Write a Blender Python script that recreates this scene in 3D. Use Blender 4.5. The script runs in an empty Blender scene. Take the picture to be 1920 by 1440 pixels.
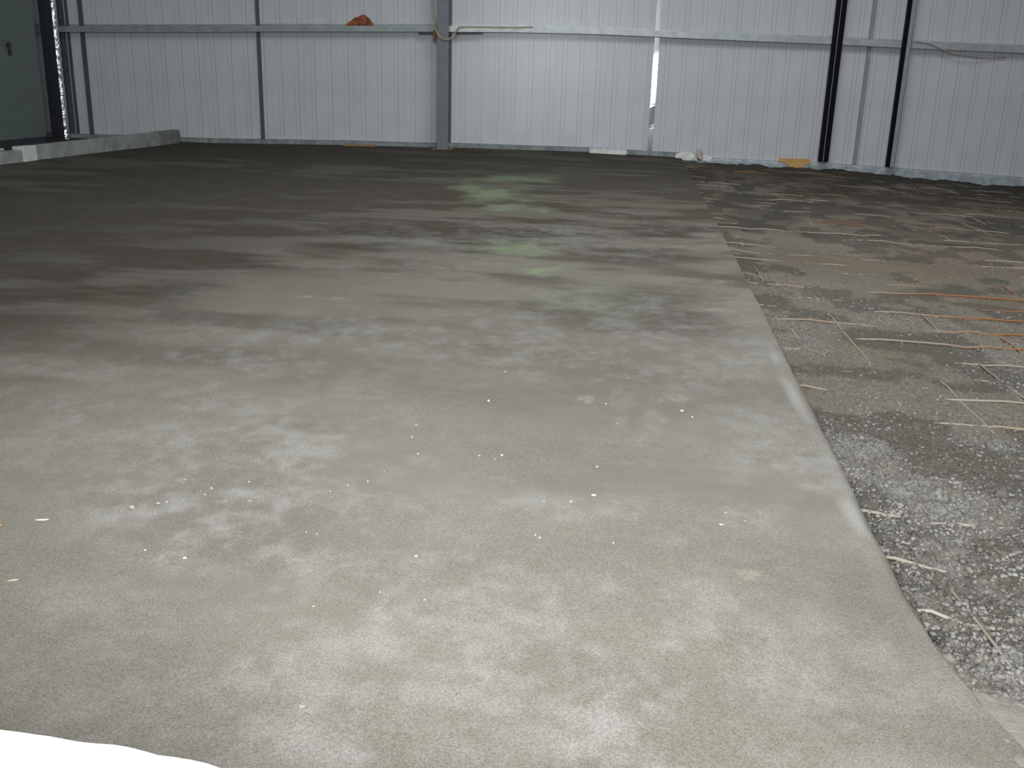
import bpy, math, random
import numpy as np
from mathutils import Vector, Matrix

C = bpy.context.scene.collection
S = bpy.context.scene
random.seed(7)
RNG = np.random.default_rng(11)

# ------------------------------------------------------------------ camera
CAM_H = 1.4
cam_d = bpy.data.cameras.new('camera')
cam = bpy.data.objects.new('camera', cam_d)
C.objects.link(cam)
S.camera = cam
F_PX, PITCH, YAW, ROLL = 1842.7, 0.302329, 0.117837, 0.028650
cam_d.sensor_fit = 'HORIZONTAL'
cam_d.sensor_width = 36.0
cam_d.lens = 36.0 * F_PX / 1920.0
cam_d.clip_start = 0.05
cam_d.clip_end = 200
fw = Vector((-math.sin(YAW) * math.cos(PITCH), math.cos(YAW) * math.cos(PITCH), -math.sin(PITCH)))
r0 = Vector((math.cos(YAW), math.sin(YAW), 0))
u0 = r0.cross(fw)
rt = math.cos(ROLL) * r0 + math.sin(ROLL) * u0
up = -math.sin(ROLL) * r0 + math.cos(ROLL) * u0
m3 = Matrix((rt, up, -fw)).transposed()
cam.matrix_world = Matrix.Translation((0, 0, CAM_H)) @ m3.to_4x4()

# ------------------------------------------------------------------ light
w = bpy.data.worlds.new('World')
S.world = w
w.use_nodes = True
w.node_tree.nodes['Background'].inputs[0].default_value = (0.80, 0.88, 1.0, 1)
w.node_tree.nodes['Background'].inputs[1].default_value = 0.11


def area(name, loc, size, rot, power, col):
    d = bpy.data.lights.new(name, 'AREA')
    d.shape = 'RECTANGLE'
    d.size, d.size_y = size
    d.energy = power
    d.color = col
    o = bpy.data.objects.new(name, d)
    C.objects.link(o)
    o.location = loc
    o.rotation_euler = rot
    return o


# translucent roof sheets over the near half of the shed, the open loading door behind
area('rooflight', (1.0, 10.0, 8.0), (6, 7), (0, 0, 0), 860, (0.93, 0.97, 1.0))
area('doorway_daylight', (-0.2, -2.4, 3.0), (3.6, 4.2), (math.radians(82), 0, 0), 1080, (0.95, 0.98, 1.0))
fl = bpy.data.lights.new('camera_flash', 'SPOT')
fl.energy = 190
fl.spot_size = math.radians(84)
fl.spot_blend = 1.0
fl.shadow_soft_size = 0.025
fl.color = (1.0, 0.99, 0.97)
flo = bpy.data.objects.new('camera_flash', fl)
C.objects.link(flo)
flo.matrix_world = Matrix.Translation(Vector((0, 0, CAM_H)) + rt * 0.05 + up * 0.07 - fw * 0.0) @ m3.to_4x4()

S.view_settings.view_transform = 'Standard'
S.view_settings.look = 'None'
S.view_settings.gamma = 1.0
S.view_settings.use_curve_mapping = False
S.view_settings.exposure = 0.0


# ------------------------------------------------------------------ noise
def vnoise(x, y, seed=0):
    xi = np.floor(x).astype(np.int64)
    yi = np.floor(y).astype(np.int64)
    xf, yf = x - xi, y - yi
    sx = xf * xf * xf * (xf * (xf * 6 - 15) + 10)
    sy = yf * yf * yf * (yf * (yf * 6 - 15) + 10)

    def hsh(a, b):
        n = (a * 374761393 + b * 668265263 + seed * 982451653) & 0xffffffff
        n = ((n ^ (n >> 13)) * 1274126177) & 0xffffffff
        n = n ^ (n >> 16)
        return (n & 0xffff) / 65535.0
    a = hsh(xi, yi)
    b = hsh(xi + 1, yi)
    c = hsh(xi, yi + 1)
    d = hsh(xi + 1, yi + 1)
    return (a + (b - a) * sx) * (1 - sy) + (c + (d - c) * sx) * sy


def fbm(x, y, seed=0, o=4, g=0.5):
    s, a, t = 0, 1, 0
    for i in range(o):
        s = s + a * vnoise(x * 2 ** i + 17.3 * i, y * 2 ** i - 9.1 * i, seed + i)
        t += a
        a *= g
    return s / t


def ss(a, b, x):
    t = np.clip((x - a) / (b - a), 0, 1)
    return t * t * (3 - 2 * t)


# ------------------------------------------------------------------ materials
def mat(name, col, rough=0.6, metal=0.0, spec=0.5, var=0.0, scale=8.0, bump=0.0, bscale=60.0, col2=None, stretch=None, coat=0.0):
    m = bpy.data.materials.new(name)
    m.use_nodes = True
    nt = m.node_tree
    N, L = nt.nodes, nt.links
    b = N['Principled BSDF']
    b.inputs['Base Color'].default_value = (*col, 1)
    b.inputs['Roughness'].default_value = rough
    b.inputs['Metallic'].default_value = metal
    b.inputs['Specular IOR Level'].default_value = spec
    tc = N.new('ShaderNodeTexCoord')
    vec = tc.outputs['Object']
    if stretch:
        mp = N.new('ShaderNodeMapping')
        mp.inputs['Scale'].default_value = stretch
        L.new(vec, mp.inputs['Vector'])
        vec = mp.outputs[0]
    if var or col2:
        n = N.new('ShaderNodeTexNoise')
        n.inputs['Scale'].default_value = scale
        n.inputs['Detail'].default_value = 6
        L.new(vec, n.inputs['Vector'])
        r = N.new('ShaderNodeValToRGB')
        c2 = col2 or tuple(c * (1 - var) for c in col)
        c1 = col if col2 else tuple(min(1, c * (1 + var)) for c in col)
        r.color_ramp.elements[0].position = 0.35
        r.color_ramp.elements[1].position = 0.65
        r.color_ramp.elements[0].color = (*c2, 1)
        r.color_ramp.elements[1].color = (*c1, 1)
        L.new(n.outputs[0], r.inputs[0])
        L.new(r.outputs[0], b.inputs['Base Color'])
    if bump:
        n2 = N.new('ShaderNodeTexNoise')
        n2.inputs['Scale'].default_value = bscale
        n2.inputs['Detail'].default_value = 4
        L.new(vec, n2.inputs['Vector'])
        bp = N.new('ShaderNodeBump')
        bp.inputs['Strength'].default_value = bump
        bp.inputs['Distance'].default_value = 0.01
        L.new(n2.outputs[0], bp.inputs['Height'])
        L.new(bp.outputs[0], b.inputs['Normal'])
    return m


M = {}
M['liner'] = mat('white_liner_sheet', (0.53, 0.54, 0.555), 0.30, 0, 0.28, var=0.04, scale=1.5)
M['rail'] = mat('galvanised_rail', (0.40, 0.43, 0.43), 0.45, 0.3, var=0.12, scale=6)
M['rail_shaded'] = mat('shaded_galvanised_rail', (0.27, 0.30, 0.30), 0.5, 0.2, var=0.12, scale=6)  # darker copy of the rail, weaker light at the left put into colour
M['column'] = mat('grey_painted_steel', (0.135, 0.148, 0.16), 0.5, 0, var=0.08, scale=5)
M['column_shade'] = mat('shaded_grey_steel', (0.095, 0.105, 0.13), 0.55, 0, var=0.08, scale=5)  # darker copy of the column grey, shade of the recess put into colour
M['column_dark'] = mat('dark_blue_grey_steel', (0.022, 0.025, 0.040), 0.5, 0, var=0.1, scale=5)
M['dark_trim'] = mat('dark_grey_trim', (0.07, 0.08, 0.09), 0.5, var=0.1)
M['mid_trim'] = mat('mid_grey_trim', (0.25, 0.26, 0.28), 0.45, var=0.1)
M['black'] = mat('black_steel', (0.004, 0.0035, 0.005), 0.7, spec=0.12, var=0.2)
M['zinc'] = mat('bright_zinc', (0.50, 0.52, 0.55), 0.12, 0.92, var=0.05)
M['pale_edge'] = mat('pale_edge', (0.35, 0.35, 0.37), 0.4)
M['greenish'] = mat('grey_green_strip', (0.26, 0.29, 0.28), 0.5, var=0.08)
M['base'] = mat('galvanised_base_angle', (0.36, 0.40, 0.42), 0.5, 0.1, var=0.2, scale=9)
M['base_dull'] = mat('dull_base_angle', (0.22, 0.24, 0.235), 0.65, var=0.25, scale=9)
M['kerb'] = mat('concrete_kerb', (0.27, 0.29, 0.27), 0.85, var=0.2, scale=4, bump=0.2)
M['kerb_end'] = mat('mossy_kerb', (0.19, 0.20, 0.17), 0.9, var=0.25, scale=5, bump=0.2)
M['kerb_white'] = mat('pale_kerb', (0.55, 0.57, 0.55), 0.8, var=0.1)
M['door'] = mat('grey_green_door', (0.10, 0.13, 0.115), 0.55, var=0.07, scale=3)
M['ink'] = mat('dark_handle', (0.012, 0.013, 0.015), 0.5, var=0.1)
M['dark_gap'] = mat('dark_bottom_rail', (0.03, 0.035, 0.04), 0.6, var=0.15)
M['foil'] = mat('crinkled_foil', (0.88, 0.89, 0.90), 0.32, 1.0, var=0.03, bump=0.35, bscale=40)
M['orange'] = mat('orange_cloth', (0.40, 0.11, 0.035), 0.85, col2=(0.12, 0.045, 0.025), scale=12, bump=0.3, bscale=30)
M['cable'] = mat('cream_cable', (0.42, 0.34, 0.20), 0.6, var=0.2)
M['strap'] = mat('brown_strap', (0.20, 0.10, 0.03), 0.7, var=0.2)
M['pink_cable'] = mat('dull_pink_cable', (0.33, 0.24, 0.20), 0.6, var=0.2)
M['timber'] = mat('raw_timber', (0.38, 0.22, 0.10), 0.75, col2=(0.26, 0.15, 0.07), scale=6, stretch=(1, 8, 8))
M['timber_pale'] = mat('pale_plywood', (0.56, 0.33, 0.12), 0.75, col2=(0.48, 0.28, 0.10), scale=6)
M['white_block'] = mat('white_rendered_block', (0.86, 0.88, 0.86), 0.8, var=0.05, scale=14, bump=0.25, bscale=45)
M['foam'] = mat('white_foam', (0.66, 0.66, 0.62), 0.85, var=0.1)
M['foam_pink'] = mat('pinkish_foam', (0.50, 0.42, 0.36), 0.85, var=0.15)
M['chip_white'] = mat('white_chip', (0.62, 0.62, 0.60), 0.7, var=0.08, scale=40)
M['chip_grey'] = mat('grey_lump', (0.33, 0.31, 0.27), 0.9, var=0.2, scale=40)
M['chip_cream'] = mat('cream_chip', (0.44, 0.39, 0.30), 0.8, var=0.15, scale=40)
M['chip_brown'] = mat('brown_chip', (0.28, 0.17, 0.08), 0.8, var=0.2, scale=40)


def attr(N, name):
    a = N.new('ShaderNodeAttribute')
    a.attribute_name = name
    return a.outputs['Fac']


def mixc(N, L, fac, a, b, clampfac=True):
    x = N.new('ShaderNodeMix')
    x.data_type = 'RGBA'
    L.new(fac, x.inputs[0])
    for s, i in ((a, 6), (b, 7)):
        if isinstance(s, tuple):
            x.inputs[i].default_value = (*s, 1)
        else:
            L.new(s, x.inputs[i])
    return x.outputs[2]


def noise(N, L, vec, scale, detail=4, lo=0.35, hi=0.65, rough=0.5):
    n = N.new('ShaderNodeTexNoise')
    n.inputs['Scale'].default_value = scale
    n.inputs['Detail'].default_value = detail
    n.inputs['Roughness'].default_value = rough
    L.new(vec, n.inputs['Vector'])
    r = N.new('ShaderNodeMapRange')
    r.inputs[1].default_value = lo
    r.inputs[2].default_value = hi
    L.new(n.outputs[0], r.inputs[0])
    return r.outputs[0]


def concrete():
    m = bpy.data.materials.new('fresh_concrete_slab')
    m.use_nodes = True
    nt = m.node_tree
    N, L = nt.nodes, nt.links
    b = N['Principled BSDF']
    g = N.new('ShaderNodeNewGeometry')
    pos = g.outputs['Position']
    c = mixc(N, L, attr(N, 'damp_falloff'), (0.225, 0.210, 0.174), (0.058, 0.050, 0.038))  # dark tone serves damp patches and painted light falloff
    c = mixc(N, L, attr(N, 'dry_falloff'), c, (0.325, 0.312, 0.292))
    c = mixc(N, L, attr(N, 'mud'), c, (0.31, 0.275, 0.215))
    c = mixc(N, L, attr(N, 'green'), c, (0.22, 0.28, 0.165))
    # fine sandy grain
    gr = noise(N, L, pos, 210, 3, 0.3, 0.7)
    k = N.new('ShaderNodeMapRange')
    k.inputs[3].default_value = 0.70
    k.inputs[4].default_value = 1.3
    L.new(gr, k.inputs[0])
    mu = N.new('ShaderNodeVectorMath')
    mu.operation = 'SCALE'
    L.new(c, mu.inputs[0])
    L.new(k.outputs[0], mu.inputs['Scale'])
    # sparse pale sand specks
    sp = noise(N, L, pos, 330, 1, 0.76, 0.82)
    c = mixc(N, L, sp, mu.outputs[0], (0.62, 0.62, 0.60))
    L.new(c, b.inputs['Base Color'])
    b.inputs['Roughness'].default_value = 0.92
    b.inputs['Specular IOR Level'].default_value = 0.12
    bp = N.new('ShaderNodeBump')
    bp.inputs['Strength'].default_value = 0.35
    bp.inputs['Distance'].default_value = 0.004
    L.new(noise(N, L, pos, 120, 5, 0, 1, 0.7), bp.inputs['Height'])
    L.new(bp.outputs[0], b.inputs['Normal'])
    return m


def mud():
    m = bpy.data.materials.new('muddy_concrete_rubble')
    m.use_nodes = True
    nt = m.node_tree
    N, L = nt.nodes, nt.links
    b = N['Principled BSDF']
    g = N.new('ShaderNodeNewGeometry')
    pos = g.outputs['Position']
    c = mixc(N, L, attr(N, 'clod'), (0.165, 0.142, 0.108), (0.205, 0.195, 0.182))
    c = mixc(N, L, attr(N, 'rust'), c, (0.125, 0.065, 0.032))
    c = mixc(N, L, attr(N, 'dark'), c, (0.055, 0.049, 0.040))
    gr = noise(N, L, pos, 70, 5, 0.3, 0.7, 0.7)
    k = N.new('ShaderNodeMapRange')
    k.inputs[3].default_value = 0.42
    k.inputs[4].default_value = 1.5
    L.new(gr, k.inputs[0])
    mu = N.new('ShaderNodeVectorMath')
    mu.operation = 'SCALE'
    L.new(c, mu.inputs[0])
    L.new(k.outputs[0], mu.inputs['Scale'])
    sp = noise(N, L, pos, 120, 2, 0.68, 0.78)
    c = mixc(N, L, sp, mu.outputs[0], (0.42, 0.41, 0.39))
    c = mixc(N, L, attr(N, 'fill'), c, (0.25, 0.235, 0.20))
    L.new(c, b.inputs['Base Color'])
    b.inputs['Roughness'].default_value = 0.92
    b.inputs['Specular IOR Level'].default_value = 0.12
    bp = N.new('ShaderNodeBump')
    bp.inputs['Strength'].default_value = 0.6
    bp.inputs['Distance'].default_value = 0.012
    L.new(noise(N, L, pos, 60, 6, 0, 1, 0.7), bp.inputs['Height'])
    L.new(bp.outputs[0], b.inputs['Normal'])
    return m


def bar_mat():
    m = bpy.data.materials.new('cement_dusted_rusty_bar')
    m.use_nodes = True
    nt = m.node_tree
    N, L = nt.nodes, nt.links
    b = N['Principled BSDF']
    g = N.new('ShaderNodeNewGeometry')
    pos = g.outputs['Position']
    c = mixc(N, L, noise(N, L, pos, 3.0, 3, 0.4, 0.6), (0.27, 0.25, 0.21), (0.27, 0.21, 0.15))
    c = mixc(N, L, attr(N, 'rust'), c, (0.26, 0.105, 0.03))
    L.new(c, b.inputs['Base Color'])
    b.inputs['Roughness'].default_value = 0.8
    return m


M['slab'] = concrete()
M['mud'] = mud()
M['bar'] = bar_mat()
M['clod'] = mat('grey_concrete_clod', (0.235, 0.225, 0.21), 0.9, col2=(0.11, 0.10, 0.085), scale=7, bump=0.3, bscale=90)


# ------------------------------------------------------------------ builders
class MB:
    def __init__(s):
        s.v, s.f = [], []

    def quad_strip_extrude(s, prof, z0, z1, closed=False):
        """vertical extrusion of a plan profile"""
        b = len(s.v)
        n = len(prof)
        for z in (z0, z1):
            for x, y in prof:
                s.v.append((x, y, z))
        for i in range(n if closed else n - 1):
            j = (i + 1) % n
            s.f.append((b + i, b + j, b + n + j, b + n + i))
        if closed:
            s.f.append(tuple(b + i for i in reversed(range(n))))
            s.f.append(tuple(b + n + i for i in range(n)))

    def box(s, x0, x1, y0, y1, z0, z1, c=0.0):
        b = len(s.v)
        if c <= 0:
            for z in (z0, z1):
                s.v += [(x0, y0, z), (x1, y0, z), (x1, y1, z), (x0, y1, z)]
            for q in ((3, 2, 1, 0), (4, 5, 6, 7), (0, 1, 5, 4), (1, 2, 6, 5), (2, 3, 7, 6), (3, 0, 4, 7)):
                s.f.append(tuple(b + i for i in q))
            return
        rings = [(z0, c), (z0 + c, 0), (z1 - c, 0), (z1, c)]
        for z, d in rings:
            s.v += [(x0 + d + c, y0 + d, z), (x1 - d - c, y0 + d, z), (x1 - d, y0 + d + c, z), (x1 - d, y1 - d - c, z),
                    (x1 - d - c, y1 - d, z), (x0 + d + c, y1 - d, z), (x0 + d, y1 - d - c, z), (x0 + d, y0 + d + c, z)]
        for r in range(3):
            for i in range(8):
                j = (i + 1) % 8
                s.f.append((b + r * 8 + i, b + r * 8 + j, b + r * 8 + 8 + j, b + r * 8 + 8 + i))
        s.f.append(tuple(b + i for i in reversed(range(8))))
        s.f.append(tuple(b + 24 + i for i in range(8)))

    def tube(s, pts, r, n=8, caps=True):
        b = len(s.v)
        P = [Vector(p) for p in pts]
        rr = r if isinstance(r, (list, tuple)) else [r] * len(P)
        ref = Vector((0.31, 0.77, 0.55))
        for i, p in enumerate(P):
            t = (P[min(i + 1, len(P) - 1)] - P[max(i - 1, 0)]).normalized()
            a = t.cross(ref).normalized()
            c = t.cross(a)
            for k in range(n):
                an = 2 * math.pi * k / n
                s.v.append(tuple(p + (a * math.cos(an) + c * math.sin(an)) * rr[i]))
        for i in range(len(P) - 1):
            for k in range(n):
                l = (k + 1) % n
                s.f.append((b + i * n + k, b + i * n + l, b + i * n + n + l, b + i * n + n + k))
        if caps:
            s.f.append(tuple(b + k for k in reversed(range(n))))
            s.f.append(tuple(b + (len(P) - 1) * n + k for k in range(n)))

    def build(s, name, material, parent=None, loc=(0, 0, 0), rotz=0.0, smooth=False):
        me = bpy.data.meshes.new(name)
        me.from_pydata(s.v, [], s.f)
        me.materials.append(material)
        me.update()
        if smooth:
            me.polygons.foreach_set('use_smooth', [True] * len(me.polygons))
        import bmesh
        bm = bmesh.new()
        bm.from_mesh(me)
        bmesh.ops.recalc_face_normals(bm, faces=bm.faces)
        bm.to_mesh(me)
        bm.free()
        o = bpy.data.objects.new(name, me)
        C.objects.link(o)
        o.location = loc
        o.rotation_euler = (0, 0, rotz)
        if parent:
            o.parent = parent
        return o


def tag(o, label=None, cat=None, group=None, kind=None):
    if label: o['label'] = label
    if cat: o['category'] = cat
    if group: o['group'] = group
    if kind: o['kind'] = kind
    return o


def empty(name, loc, rotz=0.0):
    o = bpy.data.objects.new(name, None)
    o.empty_display_size = 0.2
    C.objects.link(o)
    o.location = loc
    o.rotation_euler = (0, 0, rotz)
    return o


def grid_mesh(name, X, Y, Z, material, attrs, parent=None):
    ny, nx = X.shape
    co = np.stack([X, Y, Z], -1).reshape(-1, 3).astype(np.float32)
    idx = np.arange(ny * nx).reshape(ny, nx)
    q = np.stack([idx[:-1, :-1], idx[:-1, 1:], idx[1:, 1:], idx[1:, :-1]], -1).reshape(-1, 4)
    me = bpy.data.meshes.new(name)
    me.vertices.add(len(co))
    me.vertices.foreach_set('co', co.ravel())
    me.loops.add(q.size)
    me.loops.foreach_set('vertex_index', q.ravel().astype(np.int32))
    me.polygons.add(len(q))
    me.polygons.foreach_set('loop_start', np.arange(0, q.size, 4, dtype=np.int32))
    me.polygons.foreach_set('loop_total', np.full(len(q), 4, dtype=np.int32))
    me.polygons.foreach_set('use_smooth', np.ones(len(q), dtype=bool))
    for k, a in attrs.items():
        at = me.attributes.new(k, 'FLOAT', 'POINT')
        at.data.foreach_set('value', a.ravel().astype(np.float32))
    me.materials.append(material)
    me.update()
    me.validate()
    o = bpy.data.objects.new(name, me)
    C.objects.link(o)
    if parent: o.parent = parent
    return o


# ------------------------------------------------------------------ back wall frame
WD, WS = 20.3689, 0.0865384
WA = math.atan(WS)
WK = math.sqrt(1 + WS * WS)
WDIST = WD / WK


def wl(sx, y=0.0, z=0.0):
    """point of the back wall: sx along it, y out of it (negative = into the room)"""
    return (sx * math.cos(WA) - y * math.sin(WA), WD + sx * math.sin(WA) + y * math.cos(WA), z)


def near(X, y):
    return X * WK * (1 + y / WDIST)


wall = tag(empty('wall_back', (0, WD, 0), WA), 'white ribbed metal liner wall at the far end of the shed', kind='structure')
PITCH_R = 0.332
RIB0 = -0.545           # one rib centre


def liner_profile(n, gl):
    """gl: depth of the crease on the left of each rib"""
    p = []
    rw, g, hgt, gd = 0.072, 0.009, 0.012, 0.012
    for i in range(n):
        c = PITCH_R * (i + 0.5)
        a, b_ = c - rw / 2, c + rw / 2
        p += [(a - g, 0), (a - g * 0.8, gl), (a - g * 0.2, gl), (a, -hgt), (b_, -hgt), (b_ + g * 0.2, gd), (b_ + g * 0.8, gd), (b_ + g, 0)]
    W_ = PITCH_R * n
    return [(0.001, 0.004), (0.001, 0)] + p + [(W_ - 0.024, 0), (W_ - 0.022, -0.003), (W_, -0.003), (W_, 0.004)]


pms = {}
sx = RIB0 - PITCH_R * 0.5 - 3 * PITCH_R * 14
while sx < 10.0:
    gl = -0.001 if sx < -2.5 else 0.012
    if gl not in pms:
        mb = MB()
        mb.quad_strip_extrude(liner_profile(3, gl), -0.75, 6.5)
        pms[gl] = mb.build('panel', M['liner'], wall, (sx, 0, 0))
    else:
        o = pms[gl].copy()
        C.objects.link(o)
        o.parent = wall
        o.location = (sx, 0, 0)
    sx += 3 * PITCH_R
WALL_L, WALL_R = RIB0 - PITCH_R * 0.5 - 3 * PITCH_R * 14, sx

# solid backing so that no light comes between sheets
mb = MB()
mb.box(WALL_L, WALL_R, 0.03, 0.09, -0.75, 6.5)
mb.build('backing', M['dark_trim'], wall)


# ------------------------------------------------------------------ concrete slab
EDGE = 0.868
BX = np.array([-14, -9.2, -8.58, -5.9, -4.27, -3.65, -2.52, -1.02, 0.83, 2.0])
BZ = np.array([-0.02, -0.03, -0.035, 0.004, 0.006, 0.02, 0.016, 0.014, -0.036, -0.04])


def slab_base(X, Y):
    z = np.interp(X, BX, BZ) * ss(13.5, 19.5, Y)
    z = z + 0.012 * (fbm(X * 0.45, Y * 0.45, 3, 3) - 0.5)
    return z


def blob(X, Y, cx, cy, rx, ry, seed, warp=0.6, hard=0.5):
    d = np.sqrt(((X - cx) / rx) ** 2 + ((Y - cy) / ry) ** 2)
    n = fbm(X / rx * 1.6 + seed, Y / ry * 1.6, seed, 4, 0.6)
    d = d + (n - 0.5) * 2 * warp
    return 1 - ss(1 - hard, 1.0, d)


ROWS = np.exp(np.linspace(math.log(0.75), math.log(20.9), 620))
U = np.linspace(0, 1, 520)
# columns: widely spread to the left, the last ones roll over the pour edge
left_x = -(0.70 * ROWS + 1.3)
body = left_x[:, None] + (EDGE - 0.07 - left_x)[:, None] * (U ** 0.94)[None, :]
Yg = np.repeat(ROWS[:, None], body.shape[1], 1)
wob = 0.010 * (fbm(ROWS * 1.7, ROWS * 0 + 3, 31, 4) - 0.5) * 2 + 0.005 * (vnoise(ROWS * 9, ROWS * 0, 5) - 0.5)
spread = 0.10 * ss(2.45, 1.75, ROWS)
edge_x = EDGE + wob + spread
rr = 0.012 + 0.033 * ss(6.0, 3.0, ROWS) * ss(2.3, 2.8, ROWS)
ang = np.linspace(0, math.pi / 2, 7)
ex = [edge_x - 0.055 + 0.0 * rr]
ez = [0 * rr]
for a in ang:
    ex.append(edge_x - rr + rr * math.sin(a))
    ez.append(-(rr - rr * math.cos(a)))
ex.append(edge_x + 0.004)
ez.append(0 * rr - 0.30)
ex.append(edge_x - 0.02)
ez.append(0 * rr - 0.75)
Xe = np.stack(ex, 1)
Ze = np.stack(ez, 1)
X = np.concatenate([body, Xe], 1)
Y = np.concatenate([Yg, np.repeat(ROWS[:, None], Xe.shape[1], 1)], 1)
ylim = WD + WS * X - 0.02
Y = np.minimum(Y, ylim)
Z = slab_base(X, Y)
Z[:, body.shape[1]:] += Ze
# trowel ripples and scuffs
rip = 0.0035 * (fbm(X * 1.3, Y * 3.0, 41, 4) - 0.5)
Z[:, :body.shape[1]] += rip[:, :body.shape[1]]

n1 = fbm(X * 0.55, Y * 0.55, 101, 5, 0.55)
n2 = fbm(X * 1.9 + 4, Y * 1.9, 111, 5, 0.6)
n3 = fbm(X * 7.0, Y * 7.0, 121, 4, 0.6)
n4 = fbm(X * 0.9 + 3, Y * 2.6, 131, 5, 0.55)
far = ss(6.0, 16.0, Y)
n5 = fbm(X * 18.0, Y * 18.0, 141, 3, 0.6)
dry_falloff = ss(0.40, 0.74, n2 * 0.28 + n3 * 0.38 + n1 * 0.08 + n5 * 0.26) * 0.95
dry_falloff *= (0.25 + 0.75 * ss(0.36, 0.62, n1)) * (1 - 0.8 * far) * (0.45 + 0.55 * ss(6.5, 3.0, Y))
dry_falloff *= (1 - 0.7 * ss(-1.2, -3.6, X)) * (1 - 0.5 * ss(0.1, 0.7, X) * ss(3.3, 2.4, Y))  # dry patches thinned sideways, light falloff put into the colour
dry_falloff *= 0.8
# pale drag marks of the float
for cx, cy, rx, ry, s, amp in [(-0.12, 3.12, 0.42, 0.16, 1, .7), (-0.55, 2.62, 0.20, 0.11, 2, .65), (-0.45, 1.95, .5, .12, 4, .55),
                               (0.35, 3.75, .11, .09, 5, .6), (0.12, 4.05, .10, .35, 6, .55), (-0.02, 4.2, .09, .3, 7, .5), (0.42, 3.05, .16, .22, 8, .6),
                               (0.22, 2.9, .12, .10, 9, .5), (0.55, 4.3, .08, .2, 10, .5), (-0.9, 3.9, .16, .2, 11, .35), (-1.0, 4.75, .22, .3, 12, .4),
                               (-2.05, 6.05, .26, .05, 13, .75), (-0.02, 5.6, .12, .05, 14, .6), (0.4, 5.8, .15, .08, 15, .5), (0.52, 6.8, .22, .08, 16, .5),
                               (0.1, 2.45, .35, .1, 19, .4), (-1.3, 2.25, .3, .15, 20, .3)]:
    dry_falloff = np.maximum(dry_falloff, 0.8 * amp * blob(X, Y, cx, cy, rx * 1.2, ry * 1.2, 300 + s, 0.9, 0.95) * (0.15 + 0.85 * ss(0.35, 0.65, 0.6 * n3 + 0.4 * n5)))
band = ss(EDGE - 0.115, EDGE - 0.07, X) * (1 - ss(EDGE - 0.05, EDGE - 0.015, X)) * ss(2.3, 3.2, Y) * (1 - ss(5.2, 6.2, Y))
dry_falloff = np.maximum(dry_falloff, band * (0.25 + 0.75 * ss(0.4, 0.6, fbm(X * 2, Y * 2.2, 77, 3))) * 0.8)
mudm = np.zeros_like(X)
for cx, cy, rx, ry, s, amp in [(-1.13, 3.55, 0.11, 0.14, 1, .8), (-1.62, 3.6, .10, .08, 2, .6), (-0.17, 4.32, .06, .07, 3, .9), (-0.14, 4.62, .05, .05, 4, .6),
                               (-0.02, 4.72, .10, .07, 5, .7), (0.26, 4.42, .10, .12, 6, .6), (0.40, 2.72, .05, .05, 7, .8), (0.50, 2.76, .03, .03, 8, .7),
                               (0.55, 3.02, .06, .04, 9, .4), (-0.42, 3.3, .05, .07, 10, .6), (0.42, 3.45, .07, .05, 11, .7), (-0.75, 3.4, .08, .06, 12, .5),
                               (0.62, 7.3, .22, .10, 13, .45), (0.55, 6.3, .14, .08, 14, .5), (0.12, 3.55, .2, .05, 15, .3)]:
    mudm = np.maximum(mudm, 0.85 * amp * blob(X, Y, cx, cy, rx, ry, 400 + s, 1.0, 0.8) * (0.35 + 0.65 * ss(0.35, 0.6, n5)))
far_falloff = ss(2.2, 13.5, np.hypot(np.minimum(X, 0) * 1.55, Y))  # damp far end mixed with light falloff put into the colour
damp_falloff = ss(0.40, 0.70, n4) * (0.12 + 0.20 * ss(3, 7, Y)) + far_falloff * (0.80 + 0.25 * ss(0.35, 0.62, n1 * 0.5 + n4 * 0.5))
damp_falloff = damp_falloff + 0.26 * ss(-1.0, -4.0, X) * ss(12, 7, Y) + (0.22 * ss(0.15, 0.7, X) + 0.22 * ss(-0.5, -1.2, X)) * ss(3.6, 2.4, Y)  # left side and near corners darkened, painted light falloff
damp_falloff = np.clip(damp_falloff + 0.12 * ss(0.5, 0.7, n1), 0, 1)
green = np.zeros_like(X)
for cx, cy, rx, ry, s, amp in [(-1.75, 12.5, 0.75, 1.3, 1, .5), (-1.35, 11.3, .5, .8, 2, .4), (-.7, 7.4, .25, .3, 3, .6), (-.95, 8.3, .4, .5, 4, .4), (-1.9, 14.4, .9, .7, 5, .45), (-.3, 6.4, .5, .6, 6, .2)]:
    green = np.maximum(green, amp * blob(X, Y, cx, cy, rx, ry, 500 + s, 0.9, 0.9))
for A in (damp_falloff, dry_falloff, mudm, green):
    A[:, -2:] = A[:, -3:-2]
Z[:, :body.shape[1]] += 0.002 * (mudm * n3)[:, :body.shape[1]]
slab = grid_mesh('floor', X, Y, Z, M['slab'], {'dry_falloff': dry_falloff, 'damp_falloff': damp_falloff, 'mud': mudm, 'green': green})
tag(slab, 'freshly floated grey concrete slab covering most of the floor', kind='structure')

# ------------------------------------------------------------------ unpoured ground to the right
GX = np.array([0.5, 0.84, 2.17, 3.79, 5.05, 7.57, 9.5])
GZ = np.array([-0.13, -0.13, -0.15, -0.21, -0.265, -0.42, -0.5])


def ground_base(X, Y):
    t = ss(6.0, 19.0, Y)
    z = -0.12 * (1 - t) + np.interp(X, GX, GZ) * t
    rise = ss(3.1, 2.1, Y + 0.5 * (X - 0.9))
    fill = ss(2.50, 2.12, Y + 1.1 * (X - 0.9) + 0.35 * (fbm(X * 6, Y * 6, 9, 3) - 0.5))
    z = z * (1 - rise) - 0.018 * rise
    return z * (1 - fill) + (slab_base(X, Y) - 0.001) * fill, fill


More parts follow.
